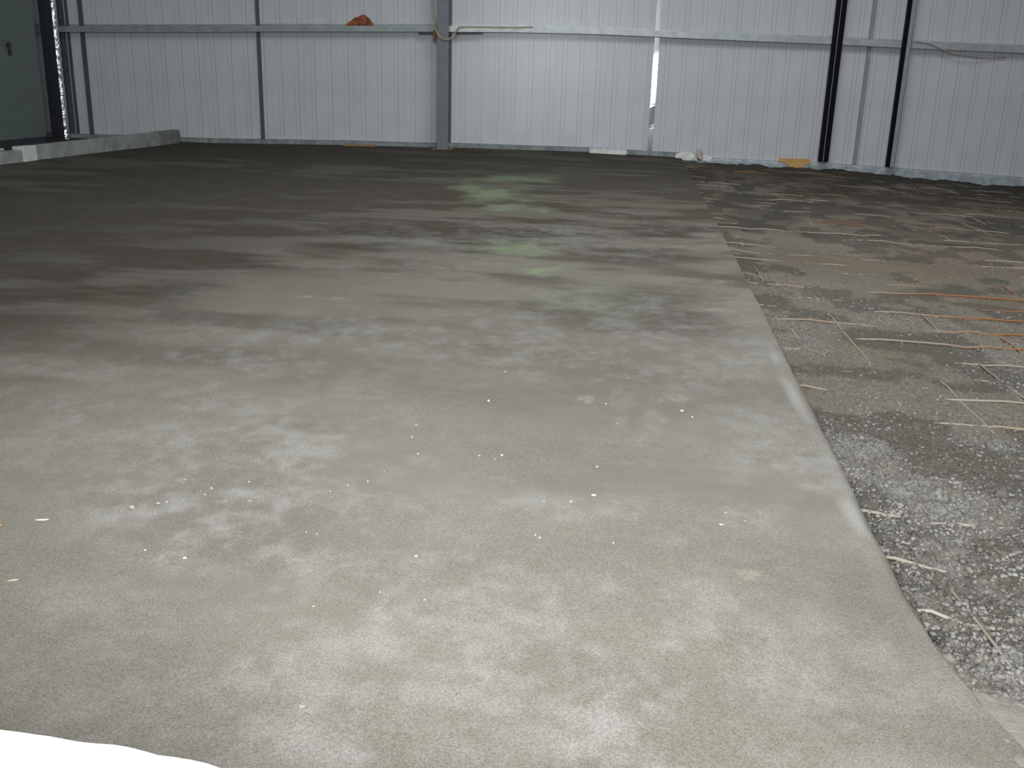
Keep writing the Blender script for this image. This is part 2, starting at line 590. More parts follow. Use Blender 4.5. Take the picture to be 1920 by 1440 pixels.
def ground_clod(X, Y):
    a = ss(0.40, 0.62, fbm(X * 0.8, Y * 0.5 + 3, 201, 4, 0.6))
    near_ = ss(6.5, 3.3, Y)
    return np.clip(a * 0.75 + near_ * 0.45 * ss(0.35, 0.55, fbm(X * 2.2, Y * 1.7, 208, 3)), 0, 1)


def ground_relief(X, Y):
    cl = ground_clod(X, Y)
    big = fbm(X * 1.1, Y * 1.7, 211, 4) - 0.5
    lump = np.abs(fbm(X * 13, Y * 13, 221, 4, 0.6) - 0.5) * 2
    fine = fbm(X * 26, Y * 26, 231, 3, 0.6) - 0.5
    crumb = np.abs(fbm(X * 34, Y * 34, 235, 2, 0.6) - 0.5) * 2
    return 0.035 * big + cl * 0.016 * (crumb - 0.25) * ss(7, 4, Y) + cl * (0.038 * (lump - 0.22) + 0.022 * fine) + 0.010 * fine


def ground_z(X, Y):
    z, fill = ground_base(X, Y)
    wall_d = WD + WS * X - Y
    heap = (0.10 * (fbm(X * 2.6, X * 0 + 4, 261, 4, 0.65) - 0.5) + 0.02) * ss(0.8, 0.15, wall_d)
    return z + ground_relief(X, Y) * (1 - 0.92 * fill) + heap


ROWS2 = np.exp(np.linspace(math.log(0.9), math.log(21.6), 720))
U2 = np.linspace(0, 1, 430)
right_x = 1.9 + 0.42 * ROWS2
X = (EDGE - 0.03) + (right_x - EDGE + 0.03)[:, None] * (U2 ** 1.1)[None, :]
Y = np.repeat(ROWS2[:, None], len(U2), 1)
Y = np.minimum(Y, WD + WS * X + 0.02)
Z = ground_z(X, Y)
_, fill = ground_base(X, Y)
clod = ground_clod(X, Y) * (1 - 0.6 * ss(4.5, 8, Y)) * (0.5 + 0.5 * ss(0.35, 0.65, fbm(X * 12, Y * 12, 77, 3)))
rust = np.clip(ss(0.54, 0.72, fbm(X * 0.55, Y * 0.55, 241, 4)) * ss(7, 11.0, Y) * 0.4 + ss(15.0, 19.5, Y) * 0.55 * ss(0.35, 0.6, fbm(X * 0.8, Y * 0.8, 244, 3)), 0, 1)
for cx, cy, rx, ry, s, amp in [(2.45, 12.2, .55, .6, 1, .7), (3.0, 7.6, .5, .5, 2, .35), (3.4, 17.3, 1.7, 1.6, 3, .5), (2.6, 6.7, .3, .25, 4, .35)]:
    rust = np.maximum(rust, amp * blob(X, Y, cx, cy, rx, ry, 600 + s, 0.9, 0.8))
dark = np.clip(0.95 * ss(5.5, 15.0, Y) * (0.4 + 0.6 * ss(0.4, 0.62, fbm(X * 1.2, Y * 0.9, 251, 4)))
               + 0.5 * ss(0.48, 0.6, fbm(X * 3.0, Y * 2.2, 255, 4)) + 0.5 * ss(EDGE + 0.09, EDGE + 0.02, X), 0, 1) * (1 - fill)  # strip along the slab edge: rusty mud plus shade put into colour
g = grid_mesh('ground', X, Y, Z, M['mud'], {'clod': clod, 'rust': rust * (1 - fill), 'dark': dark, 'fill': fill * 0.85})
tag(g, 'rough brown unpoured ground with wet concrete spills on the right', kind='structure')

# loose clods over the ground: countless, one object
n = 46000
u = RNG.random(n)
cy = np.exp(math.log(1.9) + u * (math.log(19.0) - math.log(1.9)))
cx = EDGE + 0.03 + RNG.random(n) * (0.75 + 0.42 * cy - EDGE)
keep = RNG.random(n) < (ground_clod(cx, cy) * 0.85 + 0.06) * (1 - 0.85 * ss(5.5, 10, cy))
_, fl_ = ground_base(cx, cy)
keep &= RNG.random(n) > fl_
cx, cy = cx[keep], cy[keep]
n = len(cx)
rad = 0.0028 + 0.0082 * RNG.random(n) ** 3.0
czb = ground_z(cx, cy)
t = (1 + 5 ** 0.5) / 2
ico = np.array([(-1, t, 0), (1, t, 0), (-1, -t, 0), (1, -t, 0), (0, -1, t), (0, 1, t), (0, -1, -t), (0, 1, -t), (t, 0, -1), (t, 0, 1), (-t, 0, -1), (-t, 0, 1)], float) / 1.9
icf = np.array([(0, 11, 5), (0, 5, 1), (0, 1, 7), (0, 7, 10), (0, 10, 11), (1, 5, 9), (5, 11, 4), (11, 10, 2), (10, 7, 6), (7, 1, 8),
                (3, 9, 4), (3, 4, 2), (3, 2, 6), (3, 6, 8), (3, 8, 9), (4, 9, 5), (2, 4, 11), (6, 2, 10), (8, 6, 7), (9, 8, 1)])
co = ico[None] * (1 + 0.9 * (RNG.random((n, 12, 1)) - 0.5)) * rad[:, None, None]
an = RNG.random(n) * 6.28
ca, sa = np.cos(an)[:, None], np.sin(an)[:, None]
st = 0.8 + 0.6 * RNG.random((n, 1))
xx, yy, zz = co[..., 0] * st, co[..., 1], co[..., 2] * 0.8
co = np.stack([cx[:, None] + xx * ca - yy * sa, cy[:, None] + xx * sa + yy * ca, czb[:, None] + rad[:, None] * 0.1 + zz], -1).reshape(-1, 3)
fc = (icf[None] + (np.arange(n) * 12)[:, None, None]).reshape(-1, 3)
me = bpy.data.meshes.new('rubble')
me.vertices.add(len(co))
me.vertices.foreach_set('co', co.astype(np.float32).ravel())
me.loops.add(fc.size)
me.loops.foreach_set('vertex_index', fc.ravel().astype(np.int32))
me.polygons.add(len(fc))
me.polygons.foreach_set('loop_start', np.arange(0, fc.size, 3, dtype=np.int32))
me.polygons.foreach_set('loop_total', np.full(len(fc), 3, dtype=np.int32))
me.materials.append(M['clod'])
me.update()
me.validate()
o = bpy.data.objects.new('rubble', me)
C.objects.link(o)
tag(o, 'grey crumbs of spilled concrete strewn over the brown ground', 'rubble', kind='stuff')

# ------------------------------------------------------------------ reinforcing mesh
rm = tag(empty('reinforcing_mesh', (EDGE, 2.3, -0.12)), 'welded steel reinforcing mesh half buried in the brown ground', 'mesh')


def add_bar(pts, r=0.0062):
    mb = MB()
    mb.tube([(p[0] - EDGE, p[1] - 2.3, p[2] + 0.12) for p in pts], r, 6)
    o = mb.build('bar', M['bar'], rm, smooth=True)
    P = np.array(pts)
    ru = np.clip(ss(1.75, 2.5, P[:, 0]) * ss(5.6, 6.3, P[:, 1]) * ss(9.5, 8.0, P[:, 1]) + 0.8 * ss(0.45, 0.65, fbm(P[:, 0] * 0.7, P[:, 1] * 0.7, 270, 3)) * ss(6, 10, P[:, 1]), 0, 1)
    at = o.data.attributes.new('rust', 'FLOAT', 'POINT')
    at.data.foreach_set('value', np.repeat(ru, 6).astype(np.float32))
    return o


def bar_h(x, y, wv):
    b, _ = ground_base(np.array([x]), np.array([y]))
    _, f_ = ground_base(np.array([x]), np.array([y]))
    return float(b[0] * (1 - 0) - 0.11 * f_[0]) + wv


for i in range(45):
    y0 = 2.704 + 0.402 * i
    x1 = 1.5 + 0.42 * y0
    nseg = 10 + int((x1 - 0.9) * 5)
    ph = random.random() * 6
    pts = []
    for j in range(nseg + 1):
        x = EDGE - 0.03 + (x1 - EDGE) * j / nseg
        y = y0 - 0.075 * (x - EDGE) + 0.012 * math.sin(x * 1.7 + ph)
        y = min(y, WD + WS * x - 0.12)
        gz = float(ground_z(np.array([x]), np.array([y]))[0])
        bz = bar_h(x, y, 0.006 + 0.009 * math.sin(x * 2.3 + ph * 2))
        vis = float(fbm(np.array([x * 1.5 + i * 7.7]), np.array([i * 3.1]), 281, 3)[0]) - 0.56 + 0.30 * math.exp(-(x - EDGE) / 0.16) + (0.16 if x > 1.9 and 5.8 < y < 8.6 else 0) - 0.16 * float(ss(6.5, 9.5, y)) - 0.20 * float(ss(4.4, 3.9, y))
        pts.append((x, y, max(min(gz + 0.075 * vis, gz + 0.010), gz - 0.02)))
    add_bar(pts)
for i in range(24):
    x0 = 1.075 + 0.328 * i
    y_lo = max(2.3, (x0 - 1.4) / 0.42)
    nseg = int((19.9 - y_lo) / 0.25) + 1
    ph = random.random() * 6
    pts = []
    for j in range(nseg + 1):
        y = y_lo + (19.9 - y_lo) * j / nseg
        x = x0 + 0.01 * math.sin(y + ph)
        gz = float(ground_z(np.array([x]), np.array([y]))[0])
        bz = bar_h(x, y, -0.004 + 0.009 * math.sin(y * 1.9 + ph))
        vis = float(fbm(np.array([y * 1.6 + i * 5.3]), np.array([i * 2.3]), 291, 3)[0]) - 0.585 - 0.16 * float(ss(6.5, 9.5, y)) - 0.22 * float(ss(4.4, 3.8, y))
        pts.append((x, y, max(min(gz + 0.09 * vis, gz + 0.008), gz - 0.02)))
    add_bar(pts, 0.005)

# ------------------------------------------------------------------ base strips of the back wall
mb = MB()
xs = np.linspace(-12.4, 0.86, 60)
for i, X_ in enumerate(xs):
    s = X_ * WK
    zb = float(np.interp(X_, BX, BZ))
    wv = 0.012 * (random.random() - 0.5)
    for (y, z) in ((-0.055, -0.08), (-0.055, 0.075 + wv * 0.4), (-0.012, 0.092 + wv * 0.3), (0.0, 0.092)):
        mb.v.append((s, y, zb + z))
for i in range(len(xs) - 1):
    for k in range(3):
        a = i * 4 + k
        mb.f.append((a, a + 4, a + 5, a + 1))
o = mb.build('baseboard_back', M['base_dull'], None, (0, WD, 0), WA)
tag(o, 'dull grey base angle between the ribbed wall and the concrete slab', kind='structure')

TX = np.array([0.8, 3.7, 5.03, 7.54, 10])
TZ = np.array([-0.015, -0.055, -0.10, -0.21, -0.30])
xs = np.linspace(1.12, 9.6, 46)
mb = MB()
for X_ in xs:
    s = X_ * WK
    zt = float(np.interp(X_, TX, TZ))
    for (y, z) in ((-0.075, -0.75), (-0.075, zt - 0.05), (-0.06, zt - 0.012), (-0.01, zt), (0.0, zt)):
        mb.v.append((s, y, z))
for i in range(len(xs) - 1):
    for k in range(4):
        a = i * 5 + k
        mb.f.append((a, a + 5, a + 6, a + 1))
o = mb.build('baseboard_back', M['base'], None, (0, WD, 0), WA)
tag(o, 'pale grey base flashing between the ribbed wall and the brown ground', kind='structure')

# ------------------------------------------------------------------ sheeting rails
RX = np.array([-12.8, -11.0, -8.45, -7.53, -4.16, -3.67, -2.58, -0.86, 0.71, 2.15, 3.5, 4.87, 7.12, 10])
RZ = np.array([1.975, 2.016, 2.082, 2.115, 2.200, 2.210, 2.232, 2.238, 2.210, 2.188, 2.172, 2.142, 2.106, 2.05])


def rail(name, xa, xb, label, n, m_='rail'):
    xs = np.linspace(xa, xb, n)
    x0 = xa
    zc = float(np.interp(xa, RX, RZ))
    t = 0.004
    # zed section: front flange, top web reaching back to the sheets, small lips
    sec = [(-0.185, 0.012), (-0.200, 0.0), (-0.200, 0.108), (0.0 - 0.015, 0.108), (-0.015, 0.150), (-0.018, 0.150), (-0.018, 0.104), (-0.196, 0.104), (-0.196, 0.003), (-0.185, 0.016)]
    mb = MB()
    for X_ in xs:
        z = float(np.interp(X_, RX, RZ))
        for y, dz in sec:
            mb.v.append(((X_ - x0) * WK, y, z + dz - zc))
    m = len(sec)
    for i in range(n - 1):
        for k in range(m):
            l = (k + 1) % m
            mb.f.append((i * m + k, i * m + m + k, i * m + m + l, i * m + l))
    mb.f.append(tuple(range(m)))
    mb.f.append(tuple((n - 1) * m + k for k in range(m)))
    o = mb.build(name, M[m_], None, wl(x0 * WK, 0, zc), WA)
    return tag(o, label, 'rail')


rail('sheeting_rail', -12.6, -3.93, 'grey horizontal wall rail on the left of the steel column', 24, 'rail_shaded')
rail('sheeting_rail', -3.80, 9.6, 'grey horizontal wall rail on the right of the steel column', 36)


# ------------------------------------------------------------------ columns
def i_column(name, sx0, wdt, ydep, mats, label, base_z, top=6.4):
    e = tag(empty(name, wl(sx0 + wdt / 2, -ydep / 2, base_z), WA), label, 'column')
    h = top - base_z
    a = MB(); a.box(-wdt / 2, wdt / 2, -ydep / 2, -ydep / 2 + 0.018, 0, h, 0.003)
    a.build('front_flange', mats[0], e)
    a = MB(); a.box(-wdt / 2, wdt / 2, ydep / 2 - 0.03, ydep / 2 - 0.012, 0, h, 0.003)
    a.build('back_flange', mats[1], e)
    a = MB(); a.box(-0.007, 0.007, -ydep / 2 + 0.018, ydep / 2 - 0.03, 0, h)
    a.build('web', mats[1], e)
    return e


k_ = 1 - 0.64 / WDIST
col = i_column('steel_column', -4.098 * WK * k_, 0.222, 0.64, (M['column'], M['column_shade']), 'grey steel column standing in the middle of the ribbed wall', 0.012)
a = MB(); a.box(-0.22, 0.20, -0.36, 0.15, -0.02, 0.010, 0.003)
tag(a.build('base_plate', M['timber'], col), 'tan timber packing under the column')
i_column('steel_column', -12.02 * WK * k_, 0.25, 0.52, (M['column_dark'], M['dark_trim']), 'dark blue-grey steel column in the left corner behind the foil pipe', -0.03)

# foil wrapped pipe
mb = MB()
kk = 1 - 0.30 / WDIST
px_, py_, _ = wl(near(-11.65, -0.40), -0.40)
ncir, nz = 20, 150
for i in range(nz + 1):
    z = 3.6 * i / nz
    for j in range(ncir):
        a_ = 2 * math.pi * j / ncir
        q = float(fbm(np.array([j * 0.9 + (0 if j < ncir else 0)]), np.array([i * 0.55]), 801, 3)[0]) - 0.5
        q2 = math.sin(i * 0.9 + j * 0.62)
        r = 0.072 + 0.014 * q + 0.0022 * q2
        if i % 36 < 1: r += 0.006
        mb.v.append((r * math.cos(a_), r * math.sin(a_), z))
for i in range(nz):
    for j in range(ncir):
        l = (j + 1) % ncir
        mb.f.append((i * ncir + j, i * ncir + l, i * ncir + ncir + l, i * ncir + ncir + j))
o = mb.build('insulated_pipe', M['foil'], None, (px_, py_, -0.035))
tag(o, 'vertical pipe wrapped in crinkled silver foil near the left corner', 'pipe')


# ------------------------------------------------------------------ posts and trims on the wall
def c_post(name, X_, wdt, y0, y1, m_face, label, cat='post', z0=-0.1, z1=6.4, structure=False):
    """open channel: face and two returns, X_ is the left edge in wall coordinates as seen against the wall"""
    s0 = near(X_, y0)
    mb = MB()
    t = 0.004
    mb.quad_strip_extrude([(0, y1 - y0), (0, 0), (wdt, 0), (wdt, y1 - y0), (wdt - t, y1 - y0), (wdt - t, t), (t, t), (t, y1 - y0)], 0, z1 - z0, True)
    o = mb.build(name, m_face, None, wl(s0, y0, z0), WA)
    if structure:
        tag(o, label, kind='structure')
    else:
        tag(o, label, cat)
    return o


c_post('trim_1', -7.60, 0.075, -0.035, 0.0, M['dark_trim'], 'dark vertical cover strip on the ribbed wall left of the column', structure=True)
c_post('trim_2', -11.38, 0.05, -0.035, 0.0, M['dark_trim'], 'thin dark strip on the wall right of the foil pipe', structure=True)
c_post('trim_3', -11.115, 0.075, -0.05, 0.0, M['dark_trim'], 'wider dark strip on the wall, second from the foil pipe', structure=True)
# thin bare strip, slightly twisted along its length
mb = MB()
zs = [-0.1 + 0.05 * i for i in range(60)] + [3.2, 4.0, 5.0, 6.4]
for z in zs:
    tw = -0.088 + 0.055 * float(ss(1.75, 2.0, z)) + 0.062 * float(ss(0.98, 0.90, z)) - 0.035 * float(ss(0.62, 0.50, z))
    for x, y in ((-0.048, 0.0), (0.048, 0.0), (0.048, 0.003), (-0.048, 0.003)):
        mb.v.append((x * math.cos(tw) - y * math.sin(tw), x * math.sin(tw) + y * math.cos(tw), z + 0.1))
for i in range(len(zs) - 1):
    for k in range(4):
        l = (k + 1) % 4
        mb.f.append((i * 4 + k, i * 4 + l, i * 4 + 4 + l, i * 4 + 4 + k))
o = mb.build('trim_4', M['zinc'], None, wl(near(0.176, -0.02) + 0.05, -0.02, -0.1), WA)
tag(o, 'shiny bare zinc strip running up the ribbed wall', kind='structure')
mb = MB()
for q in range(3):
    mb.quad_strip_extrude([(q * 0.032, 0.03), (q * 0.032, 0), (q * 0.032 + 0.022, 0), (q * 0.032 + 0.022, 0.03)], 0, 6.4)
o = mb.build('trim_5', M['liner'], None, wl(near(0.075, -0.03), -0.03, -0.05), WA)
tag(o, 'narrow white folded laps beside the shiny zinc strip', kind='structure')
c_post('trim_6', 4.262, 0.075, -0.05, 0.0, M['mid_trim'], 'mid grey strip on the wall between the two black posts', structure=True)

# black post with a pale edge in front of the rail
yp = -0.34
e = tag(empty('wall_post', wl(near(3.568, yp), yp, -0.018), WA), 'wide black steel post in front of the wall beside the plywood offcut', 'post')
wd = 0.178
mb = MB(); mb.quad_strip_extrude([(0, 0.12), (0, 0), (0.068, 0), (0.068, 0.12)], 0, 6.5, True)
mb.build('narrow_channel', M['black'], e)
mb = MB(); mb.quad_strip_extrude([(0.079, 0.12), (0.079, 0), (wd, 0), (wd, 0.12)], 0, 6.5, True)
mb.build('wide_channel', M['black'], e)
mb = MB(); mb.box(0.068, 0.079, 0.006, 0.11, 0, 6.5)
tag(mb.build('edge_strip', M['pale_edge'], e), 'thin pale strip between the black channels')
e = tag(empty('wall_post', wl(near(4.905, yp), yp, -0.078), WA), 'thin black and grey post in front of the wall, nearest the right', 'post')
mb = MB(); mb.quad_strip_extrude([(0, 0.10), (0, 0), (0.062, 0), (0.062, 0.10)], 0, 6.5, True)
mb.build('black_channel', M['black'], e)
mb = MB(); mb.quad_strip_extrude([(0.062, 0.10), (0.062, 0.01), (0.145, 0.01), (0.145, 0.10)], 0, 6.5, True)
tag(mb.build('grey_channel', M['greenish'], e), 'grey green channel beside the black one')
mb = MB(); mb.box(0.145, 0.155, 0.02, 0.10, 0, 6.5)
mb.build('edge_strip', M['black'], e)

# black brackets under the rail beside the column
def bracket(xa, xb, za, zb_, label):
    y = -0.205
    mb = MB()
    s0 = near(xa, y); s1 = near(xb, y)
    L_ = s1 - s0
    b = [(0, 0, 0), (L_, 0, zb_ - za), (L_, 0, zb_ - za + 0.028), (0, 0, 0.042)]
    mb.v = b + [(p[0], 0.17, p[2]) for p in b]
    mb.f = [(0, 1, 2, 3), (7, 6, 5, 4), (0, 4, 5, 1), (1, 5, 6, 2), (2, 6, 7, 3), (3, 7, 4, 0)]
    o = mb.build('rail_bracket', M['ink'], None, wl(s0, y, za), WA)
    return tag(o, label, 'bracket')


bracket(-4.43, -4.11, 2.150, 2.158, 'short black bracket under the rail left of the column')
bracket(-3.72, -3.18, 2.168, 2.192, 'long black bracket under the rail right of the column')

# ------------------------------------------------------------------ orange cloth on the rail
mb = MB()
nx_, ny_ = 22, 10
prof = [(0, 0.0), (0.10, 0.25), (0.25, 0.5), (0.45, 0.78), (0.62, 0.95), (0.72, 1.0), (0.82, 0.8), (0.93, 0.35), (1.0, 0.0)]
pxs, pzs = zip(*prof)
Lc = 0.56
for i in range(nx_):
    tt = i / (nx_ - 1)
    hh = np.interp(tt, pxs, pzs) * 0.205 * (1 + 0.05 * math.sin(tt * 23))
    for j in range(ny_):
        a_ = math.pi * j / (ny_ - 1)
        nn = float(fbm(np.array([tt * 7.0]), np.array([j * 0.7]), 900, 3)[0]) - 0.5
        nn = 0 if i in (0, nx_ - 1) else nn
        yy = -math.cos(a_) * (0.085 + 0.05 * nn) * (0.4 + 0.6 * math.sin(math.pi * min(max(tt, 0.1), 0.9)))
        zz = max(0, math.sin(a_) ** 0.7 * hh * (1 + 0.35 * nn)) if 0 < j < ny_ - 1 else 0
        mb.v.append((tt * Lc + 0.02 * nn, yy, zz))
for i in range(nx_ - 1):
    for j in range(ny_ - 1):
        a_ = i * ny_ + j
        mb.f.append((a_, a_ + ny_, a_ + ny_ + 1, a_ + 1))
mb.f.append(tuple(range(ny_)))
mb.f.append(tuple((nx_ - 1) * ny_ + j for j in range(ny_)))
for i in range(nx_ - 1):
    mb.f.append((i * ny_, i * ny_ + ny_ - 1, (i + 1) * ny_ + ny_ - 1, (i + 1) * ny_))
zr = float(np.interp(-5.6, RX, RZ)) + 0.108
o = mb.build('cloth', M['orange'], None, wl(near(-5.85, -0.11), -0.11, zr + 0.002), WA, True)
tag(o, 'crumpled orange cloth lying on top of the rail', 'cloth')


# ------------------------------------------------------------------ cables
def smooth_path(pts, n=8):
    P = [Vector(p) for p in pts]
    out = []
    for i in range(len(P) - 1):
        p0, p1, p2, p3 = P[max(i - 1, 0)], P[i], P[i + 1], P[min(i + 2, len(P) - 1)]
        for k in range(n):
            t = k / n
            out.append(0.5 * ((2 * p1) + (p2 - p0) * t + (2 * p0 - 5 * p1 + 4 * p2 - p3) * t * t + (3 * p1 - p0 - 3 * p2 + p3) * t ** 3))
    out.append(P[-1])
    return out


def wp(X_, z_wall, y):
    """a point y in front of the wall, seen against the wall point (X_, z_wall)"""
    kq = 1 + y / WDIST
    return Vector(wl(X_ * WK * kq, y, CAM_H + (z_wall - CAM_H) * kq))


def cable(name, pts, r, m, label, cat):
    P = smooth_path(pts)
    b = P[0].copy()
    mb = MB()
    mb.tube([p - b for p in P], r, 6)
    o = mb.build(name, m, None, b, 0, True)
    return tag(o, label, cat)


yc = -0.55
cable('cable', [wp(-4.21, 3.2, -0.5), wp(-4.19, 2.7, -0.5), wp(-4.15, 2.45, -0.52), wp(-4.125, 2.25, -0.66), wp(-4.06, 2.13, -0.675), wp(-3.97, 2.075, -0.68), wp(-3.87, 2.08, -0.68),
                wp(-3.755, 2.16, -0.64), wp(-3.70, 2.25, -0.48), wp(-3.60, 2.31, -0.26), wp(-3.3, 2.318, -0.213), wp(-2.9, 2.322, -0.213), wp(-2.55, 2.326, -0.211), wp(-2.2, 2.342, -0.209)],
      0.013, M['cable'], 'cream cable looped round the steel column and along the rail', 'cable')
mb = MB(); mb.box(-0.03, 0.03, -0.012, 0.012, 0, 0.20, 0.004)
kq = wp(-4.135, 2.03, -0.5)
o = mb.build('strap', M['strap'], None, kq, WA)
tag(o, 'short brown strap end hanging beside the column at the rail', 'strap')
cable('cable', [wp(5.12, 2.26, -0.215), wp(5.4, 2.235, -0.215), wp(5.62, 2.15, -0.215), wp(5.9, 2.06, -0.205), wp(6.15, 2.03, -0.19), wp(6.5, 2.0, -0.10), wp(6.9, 2.03, -0.06)],
      0.010, M['pink_cable'], 'dull pink cable sagging below the right end of the rail', 'cable')

# ------------------------------------------------------------------ things along the foot of the wall
def at_foot(X_, y, z):
    return wl(near(X_, y), y, z)


mb = MB(); mb.box(0, 0.62, -0.07, 0.07, 0, 0.028, 0.004)
mb.box(0.0, 0.0, 0, 0, 0, 0) if False else None
tag(mb.build('plank', M['timber'], None, at_foot(-5.92, -0.20, 0.0), WA + 0.02), 'tan timber offcut on the slab by the wall left of the column', 'plank')


def lump_box(name, m, size, loc, rz, label, cat, seed, jag=0.012):
    """block with chipped irregular edges"""
    sx_, sy_, sz_ = size
    nx_, ny_, nz_ = 14, 4, 4
    mb = MB()
    idx = {}

    def vid(i, j, k):
        key = (i, j, k)
        if key not in idx:
            x, y, z = sx_ * (i / nx_ - 0.5), sy_ * (j / ny_ - 0.5), sz_ * k / nz_
            q = [float(vnoise(np.array([i * 0.83 + o_]), np.array([j * 1.3 + k * 2.7]), seed)[0]) - 0.5 for o_ in (0, 31, 57)]
            edge = (i in (0, nx_)) + (j in (0, ny_)) + (k == nz_)
            f_ = jag * (0.4 + 0.6 * (edge > 1))
            idx[key] = len(mb.v)
            mb.v.append((x + q[0] * f_ * 2, y + q[1] * f_ * 2, max(0, z + (q[2] * f_ * 2 if k else 0))))
        return idx[key]
    for i in range(nx_):
        for j in range(ny_):
            for k in (0, nz_):
                mb.f.append((vid(i, j, k), vid(i + 1, j, k), vid(i + 1, j + 1, k), vid(i, j + 1, k)))
    for i in range(nx_):
        for k in range(nz_):
            for j in (0, ny_):
                mb.f.append((vid(i, j, k), vid(i + 1, j, k), vid(i + 1, j, k + 1), vid(i, j, k + 1)))
    for j in range(ny_):
        for k in range(nz_):
            for i in (0, nx_):
                mb.f.append((vid(i, j, k), vid(i, j + 1, k), vid(i, j + 1, k + 1), vid(i, j, k + 1)))
    return tag(mb.build(name, m, None, loc, rz), label, cat)


lump_box('block', M['foam'], (0.74, 0.16, 0.105), at_foot(-0.62, -0.22, -0.005), WA, 'white block lying on the slab at the foot of the wall', 'block', 5)


def rock(name, m, r, loc, label=None, cat=None, seed=0, sq=(1, 1, 0.6), group=None, rz=0.0, sub=2, amp=0.35):
    import bmesh
    bm = bmesh.new()
    bmesh.ops.create_icosphere(bm, subdivisions=sub, radius=1.0)
    rnd = random.Random(seed)
    off = Vector((rnd.random() * 9, rnd.random() * 9, rnd.random() * 9))
    from mathutils import noise as mn
    for v in bm.verts:
        n_ = mn.noise(v.co * 1.3 + off) * amp * 1.5 + mn.noise(v.co * 3.1 + off) * amp * 0.6
        v.co = v.co * (1 + n_)
        v.co = Vector((v.co.x * r * sq[0], v.co.y * r * sq[1], v.co.z * r * sq[2]))
    zmin = min(v.co.z for v in bm.verts)
    for v in bm.verts:
        v.co.z -= zmin + 0.15 * r * sq[2]
    me = bpy.data.meshes.new(name)
    bm.to_mesh(me)
    bm.free()
    me.materials.append(m)
    o = bpy.data.objects.new(name, me)
    C.objects.link(o)
    o.location = loc
    o.rotation_euler = (0, 0, rz)
    return tag(o, label, cat, group)


rock('foam_lump', M['foam'], 0.17, at_foot(0.95, -0.25, -0.10), 'white foam lump at the wall foot where the slab ends', 'foam', 3, (1.25, 0.5, 0.62))
rock('foam_lump', M['foam'], 0.09, at_foot(1.36, -0.25, -0.10), 'small white foam scrap right of the pinkish lump', 'foam', 8, (1.3, 0.7, 0.75))
rock('foam_lump', M['foam_pink'], 0.095, at_foot(1.20, -0.13, -0.07), 'small pinkish foam lump against the wall where the slab ends', 'foam', 5, (0.7, 0.6, 1.35))

# plywood offcut leaning on the base flashing
mb = MB()
outl = [(0.0, 0.20), (0.62, 0.20), (0.62, 0.115), (0.50, 0.08), (0.44, 0.0), (0.24, 0.0), (0.17, 0.09), (0.0, 0.15)]
for y in (0.0, 0.018):
    for x, z in outl:
        mb.v.append((x, y + 0.05 * z, z))
n8 = len(outl)
mb.f.append(tuple(range(n8)))
mb.f.append(tuple(n8 + i for i in reversed(range(n8))))
for i in range(n8):
    j = (i + 1) % n8
    mb.f.append((i, j, n8 + j, n8 + i))
o = mb.build('plywood_offcut', M['timber_pale'], None, at_foot(2.80, -0.105, -0.19), WA)
tag(o, 'pale plywood offcut leaning on the wall foot beside the wide black post', 'offcut')

# ------------------------------------------------------------------ left kerb
KX = -9.09
kerb = tag(empty('kerb', (KX, 13.0, -0.02)), 'low grey kerb of blocks along the left side of the slab', 'kerb')
segs = [(11.6, 12.8, 0.165, M['kerb'], 0), (12.81, 13.955, 0.165, M['kerb'], 0), (13.96, 14.30, 0.215, M['kerb_white'], 0.02), (14.305, 16.36, 0.212, M['kerb'], 0), (16.37, 17.25, 0.214, M['kerb'], 0.006),
        (17.26, 18.33, 0.216, M['kerb'], 0), (18.34, 19.20, 0.222, M['kerb_end'], 0.004)]
for a_, b_, hh, mm, dx in segs:
    mb = MB()
    mb.box(-0.16, dx, a_ - 13.0, b_ - 13.0, -0.04, hh + 0.02, 0.007)
    ob = mb.build('block', mm, kerb)
    if mm is M['kerb_white']: tag(ob, 'white block in the kerb')
    if mm is M['kerb_end']: tag(ob, 'dark stained end block')

# cream batten lying behind the kerb at the frame edge
mb = MB(); mb.box(-0.03, 0.03, -1.2, 0.60, 0, 0.03, 0.004)
tag(mb.build('batten', M['chip_cream'], None, (KX - 0.21, 13.2, 0.17)), 'thin cream batten behind the kerb at the left edge', 'batten')
mb = MB(); mb.box(-0.05, 0.06, -1.25, 0.62, 0, 0.20, 0.006)
tag(mb.build('block', M['kerb_end'], None, (KX - 0.225, 13.2, -0.03)), 'dark low block under the cream batten behind the kerb', 'block')

# ------------------------------------------------------------------ left door leaf
DX = -10.2
door = tag(empty('door_1', (DX, 16.42, 0.0)), 'plain grey green sliding door leaf on the left behind the kerb', kind='structure')
mb = MB(); mb.box(-0.06, 0, -5.0, 0.0, 0.195, 4.6, 0.006)
mb.build('leaf', M['door'], door)
mb = MB(); mb.box(-0.05, -0.012, -5.0, -0.02, -0.02, 0.195)
mb.build('bottom_rail', M['dark_gap'], door)
mb = MB(); mb.box(0.0, 0.035, -0.80 - 0.025, -0.80 + 0.025, 1.52, 1.72, 0.006)
mb.box(0.0, 0.03, -0.80 - 0.07, -0.80 + 0.06, 1.665, 1.685, 0.003)
mb.build('door_handle', M['ink'], door)

